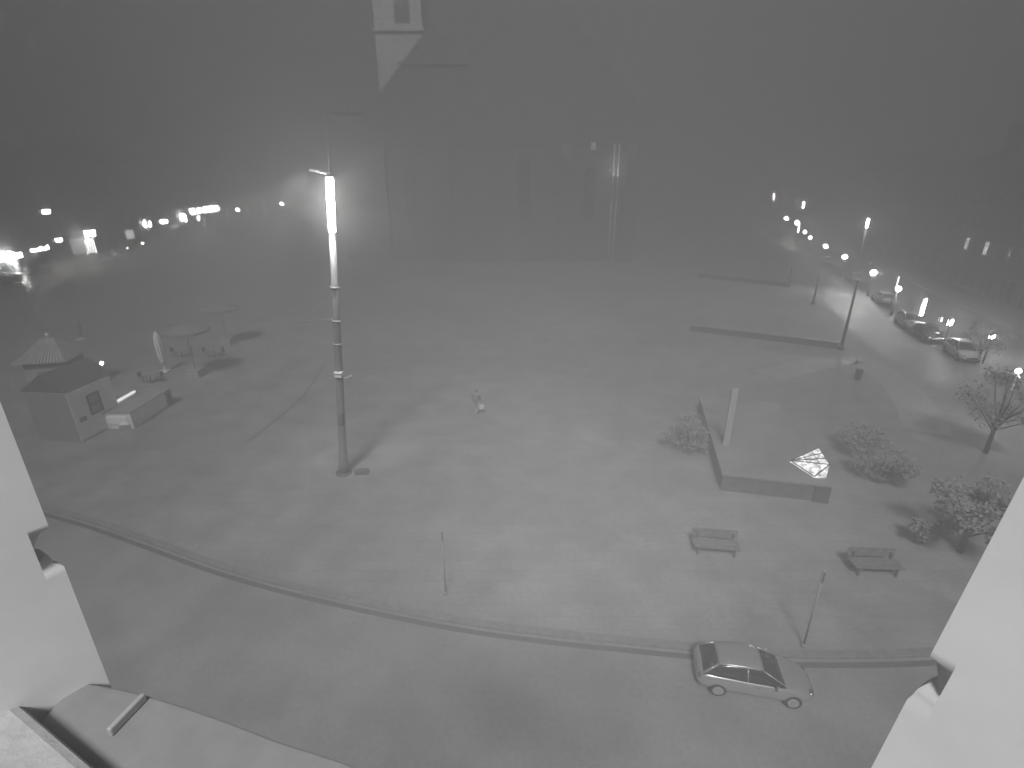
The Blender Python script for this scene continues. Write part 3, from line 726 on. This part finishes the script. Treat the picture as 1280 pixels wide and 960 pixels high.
pr.inputs['Emission Color'].default_value = (1, 1, 1, 1); pr.inputs['Roughness'].default_value = .2; pr.inputs['Base Color'].default_value = (.5, .5, .5, 1); MATS['lit_glass'] = sk
skl = link_mesh('skylight', bm, sk, t)
bm = NB()
for u in (.0, .33, .66, 1.0):
    e_ = q[1].lerp(q[2], u); tube(bm, q[0]+Vector((0, 0, .02)), e_+Vector((0, 0, .02)), .025, n=6)
for u in (.45, .75): tube(bm, q[0].lerp(q[1], u)+Vector((0, 0, .02)), q[0].lerp(q[2], u)+Vector((0, 0, .02)), .02, n=6)
for a_, b_ in ((0, 3), (3, 2)): tube(bm, q[a_]+Vector((0, 0, .02)), q[b_]+Vector((0, 0, .02)), .03, n=6)
link_mesh('glazing_bar', bm, DARKP, skl)
# pale pylon
b = P(907, 556, TOP); hh = PY(640, 486, b.y).z-PLZ; lb_ = inv @ Vector((b.x, b.y, TOP))
bm = NB(); box(bm, lb_.x, lb_.y, (tz+hh)/2, .34, .16, hh-tz); link_mesh('upright_slab', bm, mat('pylon_face', .42, .7, .1, 2), t, bevel=.02)

# ------------------------------------------------------------------ low walls with posts
def low_wall(x0, y0, x1, y1, lb):
    a_, b_ = P(x0, y0), P(x1, y1); d = b_-a_; L = d.length; t = thing('low_wall', lb, 'wall', a_, math.atan2(d.y, d.x), 'low walls with end posts')
    bm = NB(); box(bm, L/2, 0, .3, L, .35, .6); link_mesh('wall', bm, mat('dark_wall', .11, .8, .2, 3, .3), t)
    bm = NB(); box(bm, L/2, 0, .63, L+.1, .45, .06); link_mesh('coping', bm, GREYP, t)
low_wall(862, 413, 1048, 436, 'longer low dark wall across the plaza behind the raised platform')
low_wall(872, 346, 983, 358, 'shorter low dark wall farther off behind the longer one')
for px, b_, t_, lb in ((1051, 437, 352, 'dark slender pole at the right end of the longer low wall'), (985, 359, 315, 'dark slender pole at the right end of the shorter low wall'), (1016, 380, 345, 'short dark pole between the two low walls')):
    b = P(px, b_); h = height_at(b, t_); t = thing('slender_pole', lb, 'pole', b, 0, 'poles by the low walls')
    bm = NB(); tube(bm, (0, 0, 0), (0, 0, h), .16, .1); link_mesh('shaft', bm, DARKP, t); bm = NB(); tube(bm, (0, 0, h), (0, 0, h+.15), .2, .14); tube(bm, (0, 0, 0), (0, 0, .4), .26); link_mesh('cap', bm, IRON, t)
# planted bed edge mound near the lawns
# ------------------------------------------------------------------ benches
def bench(px, py, rz, lb):
    b = P(px, py); t = thing('park_bench', lb, 'bench', b, rz, 'benches facing the camera')
    for k in range(4):
        pass
    bm = NB()
    for k in range(4): box(bm, 0, -.26+k*.17, .45, 1.9, .14, .045)
    link_mesh('seat', bm, WOOD, t)
    bm = NB()
    for k in range(3): box(bm, 0, .36+.03*k, 0.58+k*.12, 1.9, .04, .12)
    link_mesh('backrest', bm, WOOD, t)
    for s in (-1, 1):
        bm = NB(); box(bm, s*.75, -.24, .215, .07, .07, .43); box(bm, s*.75, .3, .38, .07, .07, .76); box(bm, s*.75, .02, .41, .07, .56, .05); link_mesh('leg', bm, IRON, t)
bench(893, 690, math.radians(-8), 'slatted dark bench nearest the platform front')
bench(1091, 715, math.radians(-3), 'slatted dark bench nearest the right window jamb')
# ------------------------------------------------------------------ sign posts
def post(px, pyb, pyt, lb):
    b = P(px, pyb); h = height_at(b, pyt); t = thing('sign_post', lb, 'post', b, 0, 'slim sign posts')
    bm = NB(); tube(bm, (0, 0, 0), (0, 0, h), .035); tube(bm, (0, 0, 0), (0, 0, .12), .09, .06); link_mesh('pole', bm, GREYP, t)
    bm = NB(); box(bm, .0, 0, h-.3, .05, .1, .45); link_mesh('sign_plate', bm, DARKP, t, bevel=.01)
post(557, 742, 662, 'slim post seen edge on in the middle of the plaza')
post(1004, 808, 712, 'slim post at the kerb right behind the silver car')

# ------------------------------------------------------------------ left stalls and parasols
# stall whose long pale side wall faces the plaza
s0, s1 = P(103, 553), P(153, 526)
d = s1-s0; L = d.length; rz = math.atan2(d.y, d.x); hS = height_at(s1, 470)
t = thing('market_stall', 'closed stall with a pale side wall and small framed window', 'stall', s0, rz)
bm = NB(); box(bm, L/2, 1.4, hS/2, L, 2.8, hS); link_mesh('wall', bm, mat('stall_side', .22, .7, .08, 2), t)
bm = NB(); box(bm, L/2, -.015, hS/2+.03, L+.06, .024, hS-.06); link_mesh('side_panel', bm, mat('stall_board', .8, .7, .08, 2), t)
bm = NB(); prism(bm, [(.04, hS+.005), (3.1, hS+.005), (1.5, hS+1.1)], .1, L+.4, 'x'); link_mesh('roof', bm, DARKP, t)
bm = NB(); box(bm, L*.5, -.05, hS*.62, .75, .04, 1.2); wn = link_mesh('window', bm, mat('stall_shutter', .34, .6), t)
bm = NB()
for x in (-.4, .4): box(bm, L*.5+x, -.075, hS*.62, .07, .08, 1.3)
for z in (-.62, 0, .62): box(bm, L*.5, -.075, hS*.62+z, .87, .08, .07)
link_mesh('frame', bm, IRON, wn)
bm = NB(); box(bm, .5, -.045, hS*.42, .5, .03, .3); link_mesh('hatch', bm, GREYP, t)
# hut with tiled hip roof at the left edge
b = Vector((-34.6, 36.6, PLZ)); t = thing('tiled_hut', 'small hut with a pale tiled hip roof at the left edge', 'hut', b, math.radians(12))
bm = NB(); box(bm, 0, 0, 1.35, 2.6, 2.6, 2.7); link_mesh('wall', bm, mat('hut_wall', .36, .8, .1, 2), t)
bm = NB(); v = [bm.verts.new(q_) for q_ in ((-1.7, -1.7, 2.65), (1.7, -1.7, 2.65), (1.7, 1.7, 2.65), (-1.7, 1.7, 2.65), (-.3, 0, 4.1), (.5, 0, 4.1))]
for f in ((0, 1, 5, 4), (1, 2, 5), (2, 3, 4, 5), (3, 0, 4), (3, 2, 1, 0)): bm.faces.new([v[i] for i in f])
for k in range(15):      # rolls of the tiles running down the slope
    x = -1.55+k*.22; xt = max(-.3, min(.5, x*.4)); tube(bm, (x, -1.7, 2.68), (x*.25+.08, -.05, 4.08), .045, n=6)
link_mesh('roof', bm, TILE, t)
bm = NB(); ball(bm, (.1, 0, 4.35), .12); tube(bm, (.1, 0, 4.05), (.1, 0, 4.3), .04); link_mesh('finial', bm, WHITEP, t)
bm = NB(); box(bm, 0, -1.32, 1.5, 1.2, .05, 1.0); link_mesh('shutter', bm, GREYP, t)
# serving counter with a lit strip
a0, a1 = P(168, 536), P(216, 504); d = a1-a0; L = d.length; rz = math.atan2(d.y, d.x)
t = thing('serving_counter', 'low boxy counter with a glowing strip along its back edge', 'counter', a0, rz)
bm = NB(); box(bm, L/2, 1.0, .55, L, 2.0, 1.1); link_mesh('body', bm, mat('counter_board', .75, .7, .08, 3), t, bevel=.02)
bm = NB(); box(bm, L/2, 1.0, 1.125, L+.1, 2.1, .05); link_mesh('counter_top', bm, GREYP, t, bevel=.01)
bm = NB(); box(bm, L/2-.3, 1.9, 1.25, L-.9, .16, .14); link_mesh('light_strip', bm, emit('strip_glow', .5), t, bevel=.02)
bm = NB(); box(bm, -.03, 1.0, .6, .05, 1.5, .5); link_mesh('panel', bm, WHITEP, t)
b = P(158, 536); t = thing('crate_stack', 'small pale crate on the ground between stall and counter', 'crate', b, .4)
t.name = 'crate'
bm = NB(); box(bm, 0, 0, .17, .6, .4, .34); link_mesh('box_body', bm, GREYP, t, bevel=.01); bm = NB(); box(bm, .05, 0, .36, .5, .34, .04); link_mesh('lid', bm, WHITEP, t)
b = P(212, 506); t = thing('litter_bin', 'dark round litter bin at the end of the counter', 'bin', b)
bm = NB(); lathe(bm, [(.2, 0), (.24, .08), (.27, .9), (.3, .95), (.3, 1.0), (.1, 1.08)], 18); link_mesh('bin_body', bm, IRON, t); bm = NB(); tube(bm, (0, 0, 1.05), (0, 0, 1.12), .12); link_mesh('lid', bm, DARKP, t)
# lamp on a pole by the stall
b = P(139, 492); h = height_at(b, 454); t = thing('pole_lamp', 'tiny bright lamp on a pole behind the pale stall wall', 'lamp', b)
bm = NB(); tube(bm, (0, 0, 0), (0, 0, h-.08), .03); link_mesh('pole', bm, IRON, t); bm = NB(); ball(bm, (0, 0, h), .1); link_mesh('bulb', bm, GLOBE, t)
def closed_parasol(px, pyb, pyt, m, lb):
    b = P(px, pyb); h = height_at(b, pyt); t = thing('closed_parasol', lb, 'parasol', b, 0, 'folded parasols of the terrace')
    bm = NB(); tube(bm, (0, 0, .06), (0, 0, h), .035); link_mesh('pole', bm, STEEL, t)
    bm = NB(); lathe(bm, [(.16, h*.16), (.2, h*.3), (.26, h*.45), (.27, h*.7), (.2, h*.88), (.05, h*.99)], 48, wave=.16, k=8); link_mesh('canopy', bm, m, t)
    bm = NB(); lathe(bm, [(.17, h*.2), (.17, h*.23)], 20, wave=0); link_mesh('tie_strap', bm, GREYP, t)
    bm = NB(); box(bm, 0, 0, .05, .7, .7, .1); tube(bm, (0, 0, .1), (0, 0, h*.14), .07); link_mesh('base', bm, WHITEP, t, bevel=.01)
closed_parasol(207, 464, 414, CANVAS_W, 'bright white folded parasol beside the open terrace')
closed_parasol(102, 424, 398, mat('grey_canvas', .3, .9), 'dim grey folded parasol behind the stalls')
def open_parasol(px, pyb, pyt, lb):
    b = P(px, pyb); h = height_at(b, pyt); t = thing('open_parasol', lb, 'parasol', b, 0, 'open parasols of the terrace')
    bm = NB(); tube(bm, (0, 0, .4), (0, 0, h), .05); link_mesh('pole', bm, mat('pale_pole', .5, .5), t)
    bm = NB(); n_ = 8; top = bm.verts.new((0, 0, h)); ring = [bm.verts.new((1.75*math.cos(k*PI/4), 1.75*math.sin(k*PI/4), h-.55)) for k in range(n_)]; low = [bm.verts.new((1.75*math.cos(k*PI/4), 1.75*math.sin(k*PI/4), h-.72)) for k in range(n_)]
    for k in range(n_): bm.faces.new((top, ring[k], ring[(k+1) % n_])); bm.faces.new((ring[k], low[k], low[(k+1) % n_], ring[(k+1) % n_]))
    cp = link_mesh('canopy', bm, CANVAS_D, t); so = cp.modifiers.new('thick', 'SOLIDIFY'); so.thickness = .02
    for k in range(n_): 
        bm = NB(); tube(bm, (0, 0, h-.08), (1.7*math.cos(k*PI/4), 1.7*math.sin(k*PI/4), h-.6), .015, n=5); link_mesh('rib', bm, STEEL, t)
    bm = NB(); box(bm, 0, 0, .3, 1.0, 1.0, .6); box(bm, 0, 0, .62, 1.06, 1.06, .05); link_mesh('planter_base', bm, mat('planter', .36, .8, .1, 4), t, bevel=.02)
open_parasol(246, 470, 404, 'dark open parasol on a pale square base')
open_parasol(285, 430, 378, 'farther dark open parasol with faint pale pole')
def table(px, py, lb):
    b = P(px, py); t = thing('cafe_table', lb, 'table', b, 0, 'tables on the terrace')
    bm = NB(); tube(bm, (0, 0, .72), (0, 0, .75), .38, n=20); link_mesh('tabletop', bm, GREYP, t); bm = NB(); tube(bm, (0, 0, .02), (0, 0, .72), .04); link_mesh('stem', bm, IRON, t); bm = NB(); tube(bm, (0, 0, 0), (0, 0, .03), .24, n=16); link_mesh('foot', bm, IRON, t)
def chair(b, rz, lb):
    t = thing('cafe_chair', lb, 'chair', b, rz, 'chairs on the terrace')
    bm = NB(); box(bm, 0, 0, .45, .42, .42, .04); link_mesh('seat', bm, WOOD, t); bm = NB(); box(bm, 0, .2, .7, .42, .03, .4); link_mesh('backrest', bm, WOOD, t)
    for sx in (-1, 1):
        for sy in (-1, 1): bm = NB(); box(bm, sx*.18, sy*.18, .215, .03, .03, .43); link_mesh('leg', bm, IRON, t)
for i, (px, py, w1) in enumerate(((190, 478, 'behind the glowing counter strip'), (268, 446, 'between the two open parasols'), (228, 446, 'behind the white folded parasol'))):
    table(px, py, 'small round table '+w1)
    b = P(px, py); chair(b+Vector((.65, .1, 0)), -PI/2, 'plain chair on the right of the table '+w1); chair(b+Vector((-.65, 0, 0)), PI/2, 'plain chair on the left of the table '+w1)
# bin and small boxes on the plaza
b = P(1072, 474); t = thing('litter_bin', 'small dark bin alone on the pale path at the right', 'bin', b)
bm = NB(); lathe(bm, [(.2, 0), (.24, .08), (.27, .75), (.3, .8), (.1, .88)], 18); link_mesh('bin_body', bm, IRON, t); bm = NB(); tube(bm, (0, 0, .86), (0, 0, .92), .12); link_mesh('lid', bm, DARKP, t)

# ------------------------------------------------------------------ trees and shrubs
def tree(loc, h, cr, ch_, n, lb, cat='tree', name='small_tree', grp=None, trunk=True):
    t = thing(name, lb, cat, loc, random.random()*6, grp)
    rnd = random.Random(int(loc[0]*100)+n)
    base_c = h-ch_
    clumps = []
    bm = NB()
    if trunk: 
        tube(bm, (0, 0, 0), (.05, 0, base_c+ch_*.3), .13, .07, 8)
    for k in range(16):
        a_ = k*2.4; rr2 = cr*rnd.uniform(.35, .95); z = base_c+ch_*rnd.uniform(.1, .92)
        rr2 *= math.sin(PI*min(.95, max(.18, (z-base_c)/ch_)))**.5
        e_ = Vector((rr2*math.cos(a_), rr2*math.sin(a_), z)); clumps.append((e_, rnd.uniform(.22, .42)*cr))
        st_ = Vector((0, 0, base_c*rnd.uniform(.75, 1.1)+ch_*.1*rnd.random())) if trunk else Vector((0, 0, .02))
        mid_ = st_.lerp(e_, .5)+Vector((rnd.uniform(-.1, .1), rnd.uniform(-.1, .1), .12))
        tube(bm, st_, mid_, .045, .028, 5); tube(bm, mid_, e_, .028, .01, 5)
    link_mesh('trunk' if trunk else 'stem', bm, BARK, t)
    bm = NB()
    for e_, r_ in clumps:
        for _ in range(n//16):
            d_ = Vector((rnd.gauss(0, 1), rnd.gauss(0, 1), rnd.gauss(0, .8))).normalized()*r_*rnd.random()**.5
            c_ = e_+d_; s_ = rnd.uniform(.05, .11)
            u_ = Vector((rnd.uniform(-1, 1), rnd.uniform(-1, 1), rnd.uniform(-.5, .5))).normalized(); w_ = u_.cross(Vector((rnd.uniform(-1, 1), rnd.uniform(-1, 1), 1))).normalized()
            bm.faces.new([bm.verts.new(v_) for v_ in (c_-u_*s_, c_+w_*s_*.5, c_+u_*s_, c_-w_*s_*.5)])
    link_mesh('crown' if trunk else 'foliage', bm, LEAF, t)
tree(P(1200, 690), 3.3, 1.75, 2.4, 3800, 'dark small tree touching the right jamb beside the plaza')
tree(P(1232, 566), 5.0, 2.0, 3.4, 3600, 'taller tree under the nearest globe lamp at the right edge')
tree(P(1148, 680), 1.2, .6, 1.0, 900, 'low shrub left of the dark small tree', 'shrub', 'shrub', 'shrubs by the platform', False)
tree(P(1105, 600), 1.7, 1.7, 1.5, 2400, 'broad low shrub right of the raised platform', 'shrub', 'shrub', 'shrubs by the platform', False)
tree(P(1075, 566), 1.5, 1.4, 1.3, 1800, 'low shrub behind the right end of the raised platform', 'shrub', 'shrub', 'shrubs by the platform', False)
tree(P(862, 560), 1.9, 1.7, 1.7, 2400, 'low shrub left of the raised platform', 'shrub', 'shrub', 'shrubs by the platform', False)
tree(P(1222, 452), 4.0, 1.8, 3.0, 2200, 'small street tree beyond the slanted sign')

# ------------------------------------------------------------------ person
def skinned(name, pts, edges, rad, m, parent, sub=1):
    me = bpy.data.meshes.new(name); me.from_pydata([Vector(p_) for p_ in pts], edges, []); me.materials.append(m)
    o = bpy.data.objects.new(name, me); C.objects.link(o); o.parent = parent
    s_ = o.modifiers.new('skin', 'SKIN'); s_.use_smooth_shade = True
    me.skin_vertices[0].data[0].use_root = True
    for i, r_ in enumerate(rad): me.skin_vertices[0].data[i].radius = (r_, r_) if not isinstance(r_, tuple) else r_
    q_ = o.modifiers.new('sub', 'SUBSURF'); q_.levels = sub; q_.render_levels = sub+1
    return o
b = P(596, 517); t = thing('person', 'lone person walking on the open plaza carrying a pale bag', 'person', b, math.radians(65))
pts = [(0, 0, .95), (0, 0, 1.15), (.02, 0, 1.38), (.03, 0, 1.5), (.05, 0, 1.62), (.05, 0, 1.73),
       (-.02, .1, .9), (.14, .11, .5), (.08, .11, .08), (.22, .11, .04),
       (.02, -.1, .9), (-.02, -.11, .5), (-.3, -.11, .14), (-.2, -.11, .05),
       (.02, .2, 1.40), (-.08, .25, 1.12), (0.0, .25, .88), (.02, -.2, 1.40), (.1, -.25, 1.13), (.22, -.25, .9)]
ed = [(0, 1), (1, 2), (2, 3), (3, 4), (4, 5), (0, 6), (6, 7), (7, 8), (8, 9), (0, 10), (10, 11), (11, 12), (12, 13), (2, 14), (14, 15), (15, 16), (2, 17), (17, 18), (18, 19)]
ra = [(.15, .12), (.15, .11), (.17, .11), .06, .095, .08, .1, .065, .045, .035, .1, .065, .045, .035, .07, .05, .035, .07, .05, .035]
skinned('body', pts, ed, ra, mat('skin_tone', .4, .6), t)
pts2 = [(0, 0, .82), (0, 0, 1.1), (.02, 0, 1.38), (.02, 0, 1.47), (.02, .21, 1.40), (-.08, .26, 1.12), (-.01, .26, .95), (.02, -.21, 1.40), (.1, -.26, 1.13), (.19, -.26, .96)]
skinned('coat', pts2, [(0, 1), (1, 2), (2, 3), (2, 4), (4, 5), (5, 6), (2, 7), (7, 8), (8, 9)], [(.22, .19), (.19, .16), (.2, .15), .09, .09, .07, .055, .09, .07, .055], CANVAS_D, t)
bm = NB(); ball(bm, (.03, 0, 1.68), .115, 1.05, .95, .95); link_mesh('hair', bm, WOOD, t)
b2 = b+Vector((.18, -.28, .0)); t2 = thing('bag', 'pale bag held by the walking person', 'bag', b+Vector((.33, .08, .0)), .3)
bm = NB(); box(bm, 0, 0, .48, .34, .14, .36); link_mesh('bag_body', bm, WHITEP, t2, bevel=.03); bm = NB(); tube(bm, (-.1, 0, .66), (0, 0, .9), .012, n=5); tube(bm, (.1, 0, .66), (0, 0, .9), .012, n=5); link_mesh('handle', bm, GREYP, t2)
